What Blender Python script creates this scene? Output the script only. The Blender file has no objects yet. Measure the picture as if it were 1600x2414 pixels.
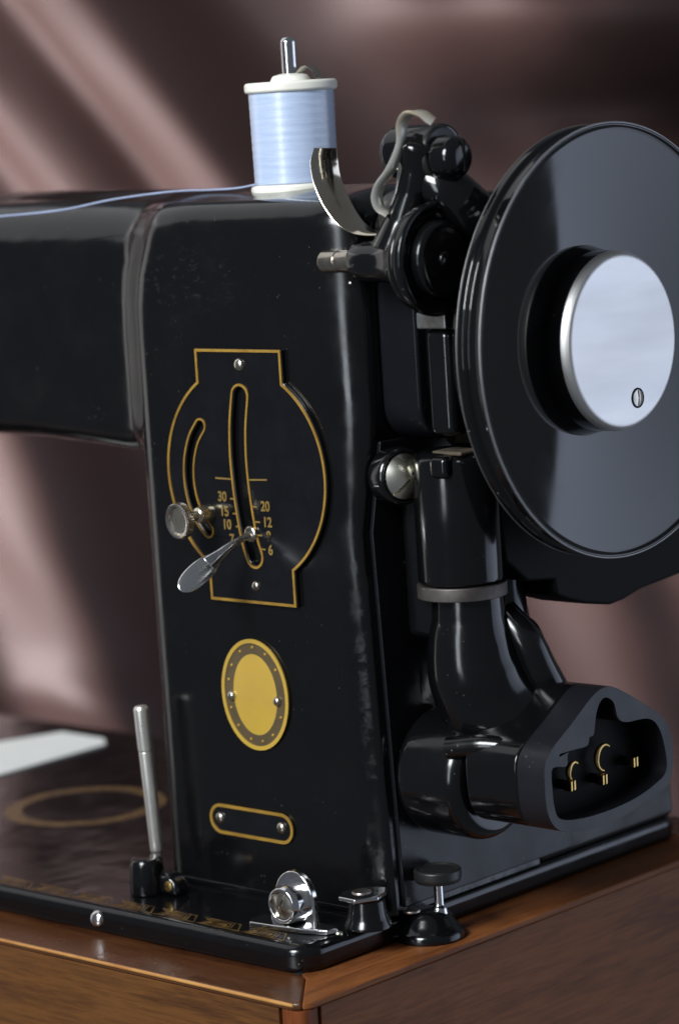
import bpy, bmesh, math, random
from mathutils import Vector, Matrix
random.seed(7)
S = 0.01                                   # everything below is written in centimetres
sc = bpy.context.scene
COL = sc.collection
V = Vector

# ------------------------------------------------------------------ camera
yaw, pit, rol = 0.753385, 0.1374745, 0.0619847
fwd = V((-math.sin(yaw)*math.cos(pit), math.cos(yaw)*math.cos(pit), -math.sin(pit)))
r0 = V((math.cos(yaw), math.sin(yaw), 0)); u0 = r0.cross(fwd)
rt = math.cos(rol)*r0 - math.sin(rol)*u0
up = math.sin(rol)*r0 + math.cos(rol)*u0
cam = bpy.data.cameras.new('camera'); camo = bpy.data.objects.new('camera', cam); COL.objects.link(camo)
M = Matrix((rt, up, -fwd)).transposed().to_4x4()
M.translation = V((59.116, -60.256, 24.869))*S
camo.matrix_world = M
cam.sensor_fit = 'AUTO'; cam.sensor_width = 36; cam.lens = 36*6828.7/2414
cam.clip_start = .05; cam.clip_end = 50
cam.dof.use_dof = True; cam.dof.focus_distance = .885; cam.dof.aperture_fstop = 9.5
sc.camera = camo
sc.view_settings.view_transform = 'Standard'; sc.view_settings.look = 'None'
sc.view_settings.exposure = 0; sc.view_settings.gamma = 1

# ------------------------------------------------------------------ light
w = bpy.data.worlds.new('World'); sc.world = w; w.use_nodes = True
w.node_tree.nodes['Background'].inputs[0].default_value = (.80, .88, 1, 1)
w.node_tree.nodes['Background'].inputs[1].default_value = .11

def softbox(name, loc, aim, sx, sy, watt, col, spread=180):
    l = bpy.data.lights.new(name, 'AREA'); l.shape = 'RECTANGLE'; l.size = sx*S; l.size_y = sy*S
    l.energy = watt; l.color = col; l.spread = math.radians(spread)
    o = bpy.data.objects.new(name, l); COL.objects.link(o)
    o.location = V(loc)*S
    o.rotation_euler = (V(aim)-V(loc)).to_track_quat('-Z', 'Y').to_euler()
    return o
softbox('key_softbox', (8, -120, 95), (-2, 5, 12), 48, 60, 28, (.93, .97, 1))
softbox('strip_softbox', (14, -140, 36), (0, 4, 14), 26, 80, 4.2, (.86, .93, 1))
softbox('left_softbox', (-165, -20, 30), (-5, 5, 12), 90, 140, 3.6, (1, .97, .93))
softbox('overhead_softbox', (-120, -5, 150), (-5, 5, 15), 170, 170, 6.0, (.98, .98, 1))
softbox('right_softbox', (147, 128, -15), (66, 0, -10), 146, 190, 5.2, (.68, .78, 1), 108)
softbox('cloth_softbox', (-98, -72, 22), (-58, 66, 12), 60, 60, 4.4, (.96, .98, 1), 34)

# ------------------------------------------------------------------ materials
def mat(name):
    m = bpy.data.materials.new(name); m.use_nodes = True
    nt = m.node_tree; return m, nt, nt.nodes['Principled BSDF']
def N(nt, t, **k):
    n = nt.nodes.new(t)
    for a, b in k.items():
        if a in n.inputs: n.inputs[a].default_value = b
        else: setattr(n, a, b)
    return n
def ramp(nt, fac, stops):
    r = nt.nodes.new('ShaderNodeValToRGB'); e = r.color_ramp.elements
    while len(e) > 1: e.remove(e[0])
    e[0].position = stops[0][0]; e[0].color = stops[0][1]
    for p, c in stops[1:]:
        x = e.new(p); x.color = c
    nt.links.new(fac, r.inputs[0]); return r.outputs[0]
def obco(nt, scale=(1, 1, 1)):
    c = nt.nodes.new('ShaderNodeTexCoord'); mp = nt.nodes.new('ShaderNodeMapping'); mp.inputs['Scale'].default_value = scale
    nt.links.new(c.outputs['Object'], mp.inputs[0]); return mp.outputs[0]
def noise(nt, co, scale, detail=4, rough=.55):
    n = N(nt, 'ShaderNodeTexNoise', Scale=scale, Detail=detail, Roughness=rough); nt.links.new(co, n.inputs['Vector']); return n.outputs['Fac']
def math_(nt, op, a, b):
    n = nt.nodes.new('ShaderNodeMath'); n.operation = op
    for i, q in enumerate((a, b)):
        if isinstance(q, (int, float)): n.inputs[i].default_value = q
        else: nt.links.new(q, n.inputs[i])
    return n.outputs[0]
def bump(nt, bs, h, strength, dist):
    b = nt.nodes.new('ShaderNodeBump'); b.inputs['Strength'].default_value = strength; b.inputs['Distance'].default_value = dist
    nt.links.new(h, b.inputs['Height']); nt.links.new(b.outputs[0], bs.inputs['Normal']); return b
g = lambda v: (v, v, v, 1)

def enamel(name, base=(.0035, .0035, .0042, 1), rough=(.09, .24), flakes=0.0, dust=.5, wave=.25):
    m, nt, b = mat(name); co = obco(nt)
    n1 = noise(nt, co, 60, 6, .6)
    rr = ramp(nt, n1, [(.35, g(rough[0])), (.75, g(rough[1]))]); nt.links.new(rr, b.inputs['Roughness'])
    # dust and small chips
    vo = N(nt, 'ShaderNodeTexVoronoi', Scale=420.0); nt.links.new(co, vo.inputs['Vector'])
    sp = ramp(nt, vo.outputs['Distance'], [(0, g(1)), (.10, g(1)), (.16, g(0))])
    gate = ramp(nt, noise(nt, co, 95, 3), [(.58, g(0)), (.68, g(dust))])
    fac = math_(nt, 'MULTIPLY', sp, gate)
    mx = nt.nodes.new('ShaderNodeMix'); mx.data_type = 'RGBA'
    nt.links.new(fac, mx.inputs[0]); mx.inputs[6].default_value = base; mx.inputs[7].default_value = (.16, .155, .15, 1)
    nt.links.new(mx.outputs[2], b.inputs['Base Color'])
    h = math_(nt, 'ADD', math_(nt, 'MULTIPLY', noise(nt, co, 45, 2), 1.0), math_(nt, 'MULTIPLY', noise(nt, co, 900, 3), .02))
    if flakes:
        vd = N(nt, 'ShaderNodeVectorMath', operation='DISTANCE'); nt.links.new(obco(nt, (.8, 1, 1.6)), vd.inputs[0]); vd.inputs[1].default_value = (-.0592, .039, .3168)
        scuff = math_(nt, 'MULTIPLY', ramp(nt, vd.outputs['Value'], [(.0, g(1)), (.012, g(.8)), (.024, g(0))]), ramp(nt, noise(nt, obco(nt, (1, 1, 2.2)), 240, 8, .75), [(.55, g(0)), (.8, g(.22))]))
        mx2 = nt.nodes.new('ShaderNodeMix'); mx2.data_type = 'RGBA'; nt.links.new(scuff, mx2.inputs[0]); nt.links.new(mx.outputs[2], mx2.inputs[6]); mx2.inputs[7].default_value = (.14, .15, .20, 1)
        nt.links.new(mx2.outputs[2], b.inputs['Base Color'])
        # flaking lacquer along the right-hand corner of the casting
        sx = nt.nodes.new('ShaderNodeSeparateXYZ'); nt.links.new(co, sx.inputs[0])
        band = ramp(nt, math_(nt, 'ADD', sx.outputs[0], .5), [(.4865, g(0)), (.4905, g(1))])
        low = ramp(nt, sx.outputs[2], [(.0, g(1)), (.095, g(1)), (.125, g(.12))])
        f = math_(nt, 'MULTIPLY', ramp(nt, noise(nt, co, 110, 8, .75), [(.42, g(0)), (.5, g(1))]), math_(nt, 'MULTIPLY', band, low))
        h = math_(nt, 'ADD', h, math_(nt, 'MULTIPLY', f, flakes))
    bump(nt, b, h, wave, .0012)
    b.inputs['Specular IOR Level'].default_value = .55
    return m
ENAMEL = enamel('black_enamel')
BODY = enamel('black_enamel_casting', rough=(.10, .27), flakes=.10, dust=.22)
SATIN = enamel('black_satin_panel', base=(.006, .006, .008, 1), rough=(.24, .36), dust=.7)
SATIN.node_tree.nodes['Principled BSDF'].inputs['Specular IOR Level'].default_value = .28
WHEEL = enamel('black_wheel_enamel', rough=(.045, .10), dust=.12, wave=.006)
MATTE = enamel('dusty_black_bakelite', base=(.012, .0115, .011, 1), rough=(.35, .55), dust=.9)

def metal(name, col, rough, scale=(1, 1, 1), spots=None, nsc=200, rv=.12):
    m, nt, b = mat(name); co = obco(nt, scale)
    b.inputs['Metallic'].default_value = 1
    n = noise(nt, co, nsc, 5, .6)
    nt.links.new(ramp(nt, n, [(.3, g(rough)), (.8, g(rough+rv))]), b.inputs['Roughness'])
    c2 = spots or tuple(c*.8 for c in col[:3])+(1,)
    nt.links.new(ramp(nt, noise(nt, co, nsc*.6, 4), [(.4, col), (.72, c2)]), b.inputs['Base Color'])
    bump(nt, b, n, .06, .0004); return m
CHROME = metal('polished_chrome', (.82, .82, .84, 1), .07, spots=(.6, .58, .55, 1))
NICKEL = metal('worn_nickel', (.62, .58, .52, 1), .2, spots=(.34, .29, .22, 1))
OLDSTEEL = metal('dull_steel', (.40, .39, .38, 1), .35, spots=(.16, .14, .12, 1))
BRUSHED = metal('brushed_aluminium', (.78, .765, .74, 1), .42, scale=(1, .25, 1.6), spots=(.72, .715, .72, 1), nsc=45)
BRASS = metal('tarnished_brass', (.72, .50, .18, 1), .28, spots=(.35, .24, .1, 1))
SCREWB = metal('stained_screw_metal', (.92, .90, .80, 1), .24, spots=(.68, .54, .24, 1), nsc=90)
GRIMESTEEL = metal('grimy_steel_band', (.20, .185, .175, 1), .5, spots=(.07, .055, .05, 1), nsc=120)
RUST = metal('rusty_steel', (.45, .44, .44, 1), .3, spots=(.35, .14, .04, 1), nsc=150)
ROD = metal('satin_steel', (.95, .92, .86, 1), .27, spots=(.86, .82, .74, 1), nsc=80)
ROD.node_tree.nodes['Principled BSDF'].inputs['Metallic'].default_value = .9
BRIGHT = metal('bright_lever_metal', (.97, .96, .94, 1), .15, spots=(.9, .88, .84, 1), nsc=60)
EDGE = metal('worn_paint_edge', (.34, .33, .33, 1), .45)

def flat(name, col, rough=.5, metallic=0, spec=.5, c2=None, nsc=120, bmp=.1):
    m, nt, b = mat(name); co = obco(nt)
    c2 = c2 or tuple(c*.75 for c in col[:3])+(1,)
    nt.links.new(ramp(nt, noise(nt, co, nsc, 5, .6), [(.35, col), (.7, c2)]), b.inputs['Base Color'])
    b.inputs['Roughness'].default_value = rough; b.inputs['Metallic'].default_value = metallic
    b.inputs['Specular IOR Level'].default_value = spec
    bump(nt, b, noise(nt, co, nsc*4, 4), bmp, .0003); return m
GOLD = flat('gold_paint', (.46, .27, .045, 1), .42, .35, c2=(.30, .16, .03, 1))
GOLDDIM = flat('rubbed_gold_transfer', (.30, .19, .05, 1), .45, .3, c2=(.22, .14, .04, 1), nsc=180)
OCHRE = flat('yellow_badge_lacquer', (.66, .43, .06, 1), .38, .25, c2=(.56, .36, .07, 1), nsc=40)
BRONZE = flat('bronze_badge_ring', (.17, .125, .065, 1), .45, .5)
PLASTIC = flat('cream_plastic', (.84, .83, .74, 1), .35, bmp=.02, c2=(.80, .79, .70, 1))
WHITE = flat('matte_white', (.86, .86, .82, 1), .8, c2=(.8, .8, .77, 1))
BADGEBLACK = flat('black_plate_lacquer', (.0045, .0045, .006, 1), .16, bmp=.03, c2=(.007, .007, .009, 1))
INKY = flat('inside_black', (.003, .003, .003, 1), .6, spec=.12)

# worn, scattered gold transfer
def decal():
    m, nt, b = mat('worn_gold_transfer'); co = obco(nt)
    nt.links.new(ramp(nt, noise(nt, co, 260, 5, .7), [(.34, (.010, .008, .006, 1)), (.48, (.085, .048, .014, 1)), (.66, (.22, .125, .035, 1))]), b.inputs['Base Color'])
    b.inputs['Roughness'].default_value = .3; return m
DECAL = decal()

def thread_mat():
    m, nt, b = mat('pale_blue_thread'); co = obco(nt)
    wv = N(nt, 'ShaderNodeTexWave', Scale=1500.0, Distortion=.6, Detail=2.0); wv.bands_direction = 'Z'; nt.links.new(co, wv.inputs['Vector'])
    wv.inputs['Detail Scale'].default_value = 3
    n = noise(nt, obco(nt, (1, 1, 14)), 90, 4)
    nt.links.new(ramp(nt, n, [(.3, (.42, .53, .74, 1)), (.7, (.52, .62, .82, 1))]), b.inputs['Base Color'])
    b.inputs['Roughness'].default_value = .42
    b.inputs['Sheen Weight'].default_value = .2; b.inputs['Coat Weight'].default_value = 1.0; b.inputs['Coat Roughness'].default_value = .25; b.inputs['Coat IOR'].default_value = 1.7
    bump(nt, b, math_(nt, 'ADD', wv.outputs['Fac'], n), .25, .0001); return m
THREAD = thread_mat()
LOOSE = flat('blue_grey_loose_thread', (.36, .42, .60, 1), .6)

def wood(name, c1, c2, c3, axis):
    m, nt, b = mat(name)
    sc_ = [9, 9, 9]; sc_[axis] = .9
    co = obco(nt, tuple(sc_))
    n = noise(nt, co, 9, 7, .62); n2 = noise(nt, co, 70, 4, .7)
    f = math_(nt, 'ADD', math_(nt, 'MULTIPLY', n, .75), math_(nt, 'MULTIPLY', n2, .25))
    col = ramp(nt, f, [(.30, c1), (.48, c2), (.62, c3), (.72, c2)])
    ps = [70, 70, 70]; ps[axis] = 3.5
    pore = ramp(nt, noise(nt, obco(nt, tuple(ps)), 14, 5, .7), [(.40, g(.74)), (.52, g(1))])
    mp_ = nt.nodes.new('ShaderNodeMix'); mp_.data_type = 'RGBA'; mp_.blend_type = 'MULTIPLY'; mp_.inputs[0].default_value = 1; nt.links.new(col, mp_.inputs[6]); nt.links.new(pore, mp_.inputs[7]); col = mp_.outputs[2]
    vo = N(nt, 'ShaderNodeTexVoronoi', Scale=160.0); nt.links.new(obco(nt), vo.inputs['Vector'])
    nick = math_(nt, 'MULTIPLY', ramp(nt, vo.outputs['Distance'], [(0, g(1)), (.14, g(.8)), (.2, g(0))]), ramp(nt, noise(nt, obco(nt), 60, 3), [(.60, g(0)), (.7, g(.7))]))
    mx = nt.nodes.new('ShaderNodeMix'); mx.data_type = 'RGBA'; nt.links.new(nick, mx.inputs[0]); nt.links.new(col, mx.inputs[6])
    mx.inputs[7].default_value = (.55, .32, .14, 1)
    nt.links.new(mx.outputs[2], b.inputs['Base Color'])
    b.inputs['Roughness'].default_value = .33
    nt.links.new(ramp(nt, noise(nt, obco(nt), 30, 5), [(.3, g(.2)), (.75, g(.42))]), b.inputs['Roughness'])
    bump(nt, b, n2, .12, .0004)
    b.inputs['Coat Weight'].default_value = .35; b.inputs['Coat Roughness'].default_value = .25
    return m
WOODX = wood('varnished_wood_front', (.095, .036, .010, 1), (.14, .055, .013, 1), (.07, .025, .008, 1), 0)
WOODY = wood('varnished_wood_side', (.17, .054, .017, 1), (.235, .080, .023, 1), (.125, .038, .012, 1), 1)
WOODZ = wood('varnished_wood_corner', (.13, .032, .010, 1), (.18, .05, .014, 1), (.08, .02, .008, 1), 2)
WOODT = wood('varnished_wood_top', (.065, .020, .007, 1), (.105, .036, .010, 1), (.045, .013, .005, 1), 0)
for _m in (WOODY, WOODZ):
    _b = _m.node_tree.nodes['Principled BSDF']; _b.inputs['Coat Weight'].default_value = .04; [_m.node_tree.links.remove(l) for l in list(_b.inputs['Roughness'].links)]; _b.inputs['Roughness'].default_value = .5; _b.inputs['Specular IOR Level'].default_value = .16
WOODEDGE = flat('rubbed_wood_edge', (.50, .25, .07, 1), .4, c2=(.32, .13, .035, 1), nsc=60)

def cloth_mat():
    m, nt, b = mat('mauve_satin'); co = obco(nt)
    nt.links.new(ramp(nt, noise(nt, co, 6, 3), [(.3, (.050, .022, .018, 1)), (.7, (.058, .027, .023, 1))]), b.inputs['Base Color'])
    b.inputs['Roughness'].default_value = .62; b.inputs['Specular IOR Level'].default_value = .95; b.inputs['Specular Tint'].default_value = (1, .84, .83, 1)
    return m
SATINCLOTH = cloth_mat()

# ------------------------------------------------------------------ builders
def link(name, me, m, parent, origin=(0, 0, 0)):
    o = bpy.data.objects.new(name, me); COL.objects.link(o)
    if m: me.materials.clear(); me.materials.append(m)
    if parent is not None: o.parent = parent
    return o
def build(name, vs, fs, m, parent=None, ang=38, bev=0, seg=2, origin=(0, 0, 0), weld=0):
    me = bpy.data.meshes.new(name); og = V(origin)
    me.from_pydata([(V(v)-og)*S for v in vs], [], fs)
    b = bmesh.new(); b.from_mesh(me)
    if weld: bmesh.ops.remove_doubles(b, verts=b.verts, dist=weld*S)
    bmesh.ops.recalc_face_normals(b, faces=b.faces)
    b.to_mesh(me); b.free()
    me.polygons.foreach_set('use_smooth', [True]*len(me.polygons))
    me.set_sharp_from_angle(angle=math.radians(ang))
    o = link(name, me, m, parent)
    if bev:
        md = o.modifiers.new('bevel', 'BEVEL'); md.width = bev*S; md.segments = seg; md.limit_method = 'ANGLE'; md.angle_limit = math.radians(30)
        md.harden_normals = True
    return o
def basis(ax):
    ax = V(ax).normalized(); t = V((0, 0, 1)) if abs(ax.z) < .9 else V((1, 0, 0))
    a = t.cross(ax).normalized(); return ax, a, ax.cross(a)
def lathe_g(o, ax, prof, seg=64):
    ax, a, b = basis(ax); o = V(o); vs = []; fs = []; rows = []
    for t, r in prof:
        if r <= 1e-6: rows.append([len(vs)]); vs.append(o+ax*t)
        else:
            rows.append(list(range(len(vs), len(vs)+seg)))
            for k in range(seg):
                c = 2*math.pi*k/seg; vs.append(o+ax*t+a*(r*math.cos(c))+b*(r*math.sin(c)))
    for A, B in zip(rows, rows[1:]):
        for k in range(seg):
            k2 = (k+1) % seg
            if len(A) == 1 and len(B) == 1: continue
            if len(A) == 1: fs.append((A[0], B[k], B[k2]))
            elif len(B) == 1: fs.append((A[k], A[k2], B[0]))
            else: fs.append((A[k], A[k2], B[k2], B[k]))
    return vs, fs
def lathe(name, o, ax, prof, m, parent=None, seg=64, ang=38, origin=(0, 0, 0)):
    vs, fs = lathe_g(o, ax, prof, seg); return build(name, vs, fs, m, parent, ang, origin=origin)
def join(*gs):
    vs = []; fs = []
    for v, f in gs:
        k = len(vs); vs += v; fs += [tuple(i+k for i in q) for q in f]
    return vs, fs
def rounded(prof, r=.05, n=4):
    out = []
    for i, p in enumerate(prof):
        if i in (0, len(prof)-1): out.append(p); continue
        p = V((*p, 0)); a = V((*prof[i-1], 0)); c = V((*prof[i+1], 0))
        la = (a-p).length; lc = (c-p).length
        if la < 1e-6 or lc < 1e-6: continue
        q = min(r, la*.45, lc*.45); s = p+(a-p)/la*q; e = p+(c-p)/lc*q
        for k in range(n+1):
            t = k/n; x = s*(1-t)**2+p*2*t*(1-t)+e*t*t; out.append((x.x, x.y))
    return out
def cr(pts, n=8):
    P = [V(p) for p in pts]; P = [2*P[0]-P[1]]+P+[2*P[-1]-P[-2]]; out = []
    for i in range(1, len(P)-2):
        for k in range(n):
            t = k/n; a, b, c, d = P[i-1:i+3]
            out.append(.5*((2*b)+(c-a)*t+(2*a-5*b+4*c-d)*t*t+(3*b-a-3*c+d)*t**3))
    out.append(P[-2]); return out
def lerpl(L, n):
    out = []
    for k in range(n):
        t = k/(n-1)*(len(L)-1); i = min(int(t), len(L)-2); out.append(L[i]+(L[i+1]-L[i])*(t-i))
    return out
def tube_g(pts, rad, seg=16, n=8, ref=None, sq=1.0):
    P = cr(pts, n) if n > 1 else [V(p) for p in pts]
    R = lerpl(rad if isinstance(rad, (list, tuple)) else [rad, rad], len(P)); vs = []; fs = []
    nrm = None
    for i, p in enumerate(P):
        t = (P[min(i+1, len(P)-1)]-P[max(i-1, 0)]).normalized()
        if nrm is None: nrm = basis(t)[1] if ref is None else V(ref)
        nrm = (nrm-t*nrm.dot(t)).normalized(); bn = t.cross(nrm)
        for k in range(seg):
            c = 2*math.pi*k/seg; vs.append(p+nrm*(R[i]*math.cos(c))+bn*(R[i]*sq*math.sin(c)))
    for i in range(len(P)-1):
        for k in range(seg):
            k2 = (k+1) % seg; fs.append((i*seg+k, i*seg+k2, (i+1)*seg+k2, (i+1)*seg+k))
    fs.append(tuple(range(seg))); fs.append(tuple((len(P)-1)*seg+k for k in range(seg)))
    return vs, fs
def tube(name, pts, rad, m, parent=None, **k):
    og = k.pop('origin', (0, 0, 0)); vs, fs = tube_g(pts, rad, **k); return build(name, vs, fs, m, parent, 50, origin=og)
def strip(name, pts, W, widths, th, m, parent, n=8):
    P = cr(pts, n); W = V(W).normalized(); ws = lerpl(widths, len(P)); vs = []; fs = []
    for i, p in enumerate(P):
        t = (P[min(i+1, len(P)-1)]-P[max(i-1, 0)]).normalized(); w_ = (W-t*W.dot(t)).normalized(); nn = t.cross(w_)
        h = ws[i]/2; q = min(th*.5, h*.4)
        for a, b in ((-h+q, -th/2), (h-q, -th/2), (h, 0), (h-q, th/2), (-h+q, th/2), (-h, 0)):
            vs.append(p+w_*a+nn*b)
    for i in range(len(P)-1):
        for k in range(6):
            k2 = (k+1) % 6; fs.append((i*6+k, i*6+k2, (i+1)*6+k2, (i+1)*6+k))
    fs += [tuple(range(6)), tuple((len(P)-1)*6+k for k in range(6))]
    return build(name, vs, fs, m, parent, 60)
def prism_g(poly, a, b, plane):
    """poly 2D loop extruded from a to b; plane 'xz' -> y, 'yz' -> x, 'xy' -> z"""
    mk = {'xz': lambda p, d: (p[0], d, p[1]), 'yz': lambda p, d: (d, p[0], p[1]), 'xy': lambda p, d: (p[0], p[1], d)}[plane]
    n = len(poly); vs = [mk(p, a) for p in poly]+[mk(p, b) for p in poly]
    fs = [tuple(range(n)), tuple(range(n, 2*n))]+[(i, (i+1) % n, n+(i+1) % n, n+i) for i in range(n)]
    return vs, fs
def prism(name, poly, a, b, plane, m, parent=None, bev=.05, seg=3, origin=(0, 0, 0), ang=30):
    vs, fs = prism_g(poly, a, b, plane); return build(name, vs, fs, m, parent, ang, bev, seg, origin=origin)
def arc(cx, cy, rx, ry, a0, a1, n):
    return [(cx+rx*math.cos(math.radians(a0+(a1-a0)*k/n)), cy+ry*math.sin(math.radians(a0+(a1-a0)*k/n))) for k in range(n+1)]
def rrect(x0, y0, x1, y1, r, n=6):
    return arc(x1-r, y1-r, r, r, 0, 90, n)+arc(x0+r, y1-r, r, r, 90, 180, n)+arc(x0+r, y0+r, r, r, 180, 270, n)+arc(x1-r, y0+r, r, r, 270, 360, n)
def box(name, lo, hi, m, parent=None, bev=.05, seg=3, r=None, origin=(0, 0, 0)):
    return prism(name, [(lo[0], lo[1]), (hi[0], lo[1]), (hi[0], hi[1]), (lo[0], hi[1])], lo[2], hi[2], 'xy', m, parent, bev, seg, origin)
def cr2(L, n=5, closed=True):
    P = [V((a, b, 0)) for a, b in L]; out = []; k_ = len(P)
    for i in range(k_):
        a, b, c, d = P[i-1], P[i], P[(i+1) % k_], P[(i+2) % k_]
        for k in range(n):
            t = k/n; q = .5*((2*b)+(c-a)*t+(2*a-5*b+4*c-d)*t*t+(3*b-a-3*c+d)*t**3); out.append((q.x, q.y))
    return out
def ribbon_g(poly, wd, d0, d1, plane, closed=True):
    """flat raised line of width wd following poly"""
    P = [V((a, b, 0)) for a, b in poly]; n = len(P); L = []; R = []
    for i in range(n):
        a = P[i-1] if (closed or i > 0) else P[i]; c = P[(i+1) % n] if (closed or i < n-1) else P[i]
        t1 = (P[i]-a); t2 = (c-P[i])
        if t1.length < 1e-7: t1 = t2
        if t2.length < 1e-7: t2 = t1
        t1.normalize(); t2.normalize(); n1 = V((-t1.y, t1.x, 0)); n2 = V((-t2.y, t2.x, 0)); mm = (n1+n2)
        mm = mm.normalized() if mm.length > 1e-6 else n1
        k = wd/2/max(.45, mm.dot(n1)); L.append(P[i]+mm*k); R.append(P[i]-mm*k)
    mk = {'xz': lambda p, d: (p.x, d, p.y), 'yz': lambda p, d: (d, p.x, p.y), 'xy': lambda p, d: (p.x, p.y, d)}[plane]
    vs = [mk(p, d1) for p in L]+[mk(p, d1) for p in R]+[mk(p, d0) for p in R]+[mk(p, d0) for p in L]; fs = []
    for i in range(n if closed else n-1):
        j = (i+1) % n
        for q in range(4):
            q2 = (q+1) % 4; fs.append((q*n+i, q*n+j, q2*n+j, q2*n+i))
    if not closed: fs += [(0, n, 2*n, 3*n), (n-1, 2*n-1, 3*n-1, 4*n-1)]
    return vs, fs
def curve_prism(name, outer, holes, d0, d1, plane, m, parent, bev=0):
    cu = bpy.data.curves.new(name, 'CURVE'); cu.dimensions = '2D'; cu.fill_mode = 'BOTH'
    for L in [outer]+holes:
        s = cu.splines.new('POLY'); s.points.add(len(L)-1); s.use_cyclic_u = True
        for p, q in zip(s.points, L): p.co = (q[0]*S, q[1]*S, 0, 1)
    cu.extrude = abs(d1-d0)/2*S
    t = bpy.data.objects.new('tmp', cu); me = bpy.data.meshes.new_from_object(t); bpy.data.objects.remove(t); bpy.data.curves.remove(cu)
    mid = (d0+d1)/2*S
    for v in me.vertices:
        x, y, z = v.co
        v.co = {'xz': (x, mid-z, y), 'yz': (mid+z, x, y), 'xy': (x, y, mid+z)}[plane]
    b = bmesh.new(); b.from_mesh(me); bmesh.ops.remove_doubles(b, verts=b.verts, dist=1e-6); bmesh.ops.recalc_face_normals(b, faces=b.faces); b.to_mesh(me); b.free()
    me.name = name
    me.polygons.foreach_set('use_smooth', [True]*len(me.polygons)); me.set_sharp_from_angle(angle=math.radians(30))
    o = link(name, me, m, parent)
    if bev:
        md = o.modifiers.new('bevel', 'BEVEL'); md.width = bev*S; md.segments = 2; md.limit_method = 'ANGLE'; md.angle_limit = math.radians(40)
    return o
def text_g(s, size, x, z, y, m, parent, name, tilt=0, thick=.012):
    cu = bpy.data.curves.new('t', 'FONT'); cu.body = s; cu.size = size*S; cu.align_x = 'CENTER'; cu.align_y = 'CENTER'; cu.extrude = thick*S; cu.offset = .012*S
    t = bpy.data.objects.new('tmp', cu); me = bpy.data.meshes.new_from_object(t); bpy.data.objects.remove(t); bpy.data.curves.remove(cu)
    c, s_ = math.cos(tilt), math.sin(tilt)
    for v in me.vertices:
        a, b, d = v.co; a *= .9; b *= 1.0
        v.co = (x*S+a*c-b*s_, y*S-d, z*S+a*s_+b*c)
    me.name = name
    return link(name, me, m, parent)
def thing(name, label, cat, loc=(0, 0, 0)):
    o = bpy.data.objects.new(name, None); COL.objects.link(o); o.location = V(loc)*S; o.empty_display_size = .02
    o['label'] = label; o['category'] = cat; return o
def rivet(name, c, ax, r, m, parent, h=.6):
    return lathe(name, c, ax, [(-.05, r)]+[(h*r*math.sin(math.radians(a)), r*math.cos(math.radians(a))) for a in range(0, 90, 15)]+[(h*r, 0)], m, parent, 24, 60)
def slotted(name, c, ax, r, m, parent, h=.12, slot=35, dome=.25, sw=.12):
    """screw head with a recessed slot: two half domes and a floor"""
    ax, a, b = basis(ax); c = V(c); sl = math.radians(slot)
    d = a*math.cos(sl)+b*math.sin(sl); e = ax.cross(d); vs = []; fs = []
    for sgn in (1, -1):
        n = 20; w0 = sw*r; rings = 6
        rows = []
        for j in range(rings+1):
            rr = r*(1-j/rings*.999); row = []
            a0 = math.asin(min(1, w0/max(rr, w0+1e-4)))
            for k in range(n+1):
                th = a0+(math.pi-2*a0)*k/n
                hh = h+dome*r*(1-(rr/r)**2)
                row.append(len(vs)); vs.append(c+d*(rr*math.cos(th))+e*(sgn*rr*math.sin(th))+ax*hh)
            rows.append(row)
        base = []
        for k in range(n+1):
            th = math.asin(sw)+(math.pi-2*math.asin(sw))*k/n
            base.append(len(vs)); vs.append(c+d*(r*1.0*math.cos(th))+e*(sgn*r*math.sin(th))-ax*.05)
        for A, B in zip([base]+rows, rows):
            for k in range(n): fs.append((A[k], A[k+1], B[k+1], B[k]))
        # slot wall
        wall = [q[0] for q in [base]+rows]+[q[-1] for q in reversed([base]+rows)]
        fs.append(tuple(wall))
    v2, f2 = lathe_g(c, ax, [(-.05, r*.98), (h*.55, r*.98), (h*.55, 0)], 24)
    vs, fs = join((vs, fs), (v2, f2))
    return build(name, vs, fs, m, parent, 30)

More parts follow.
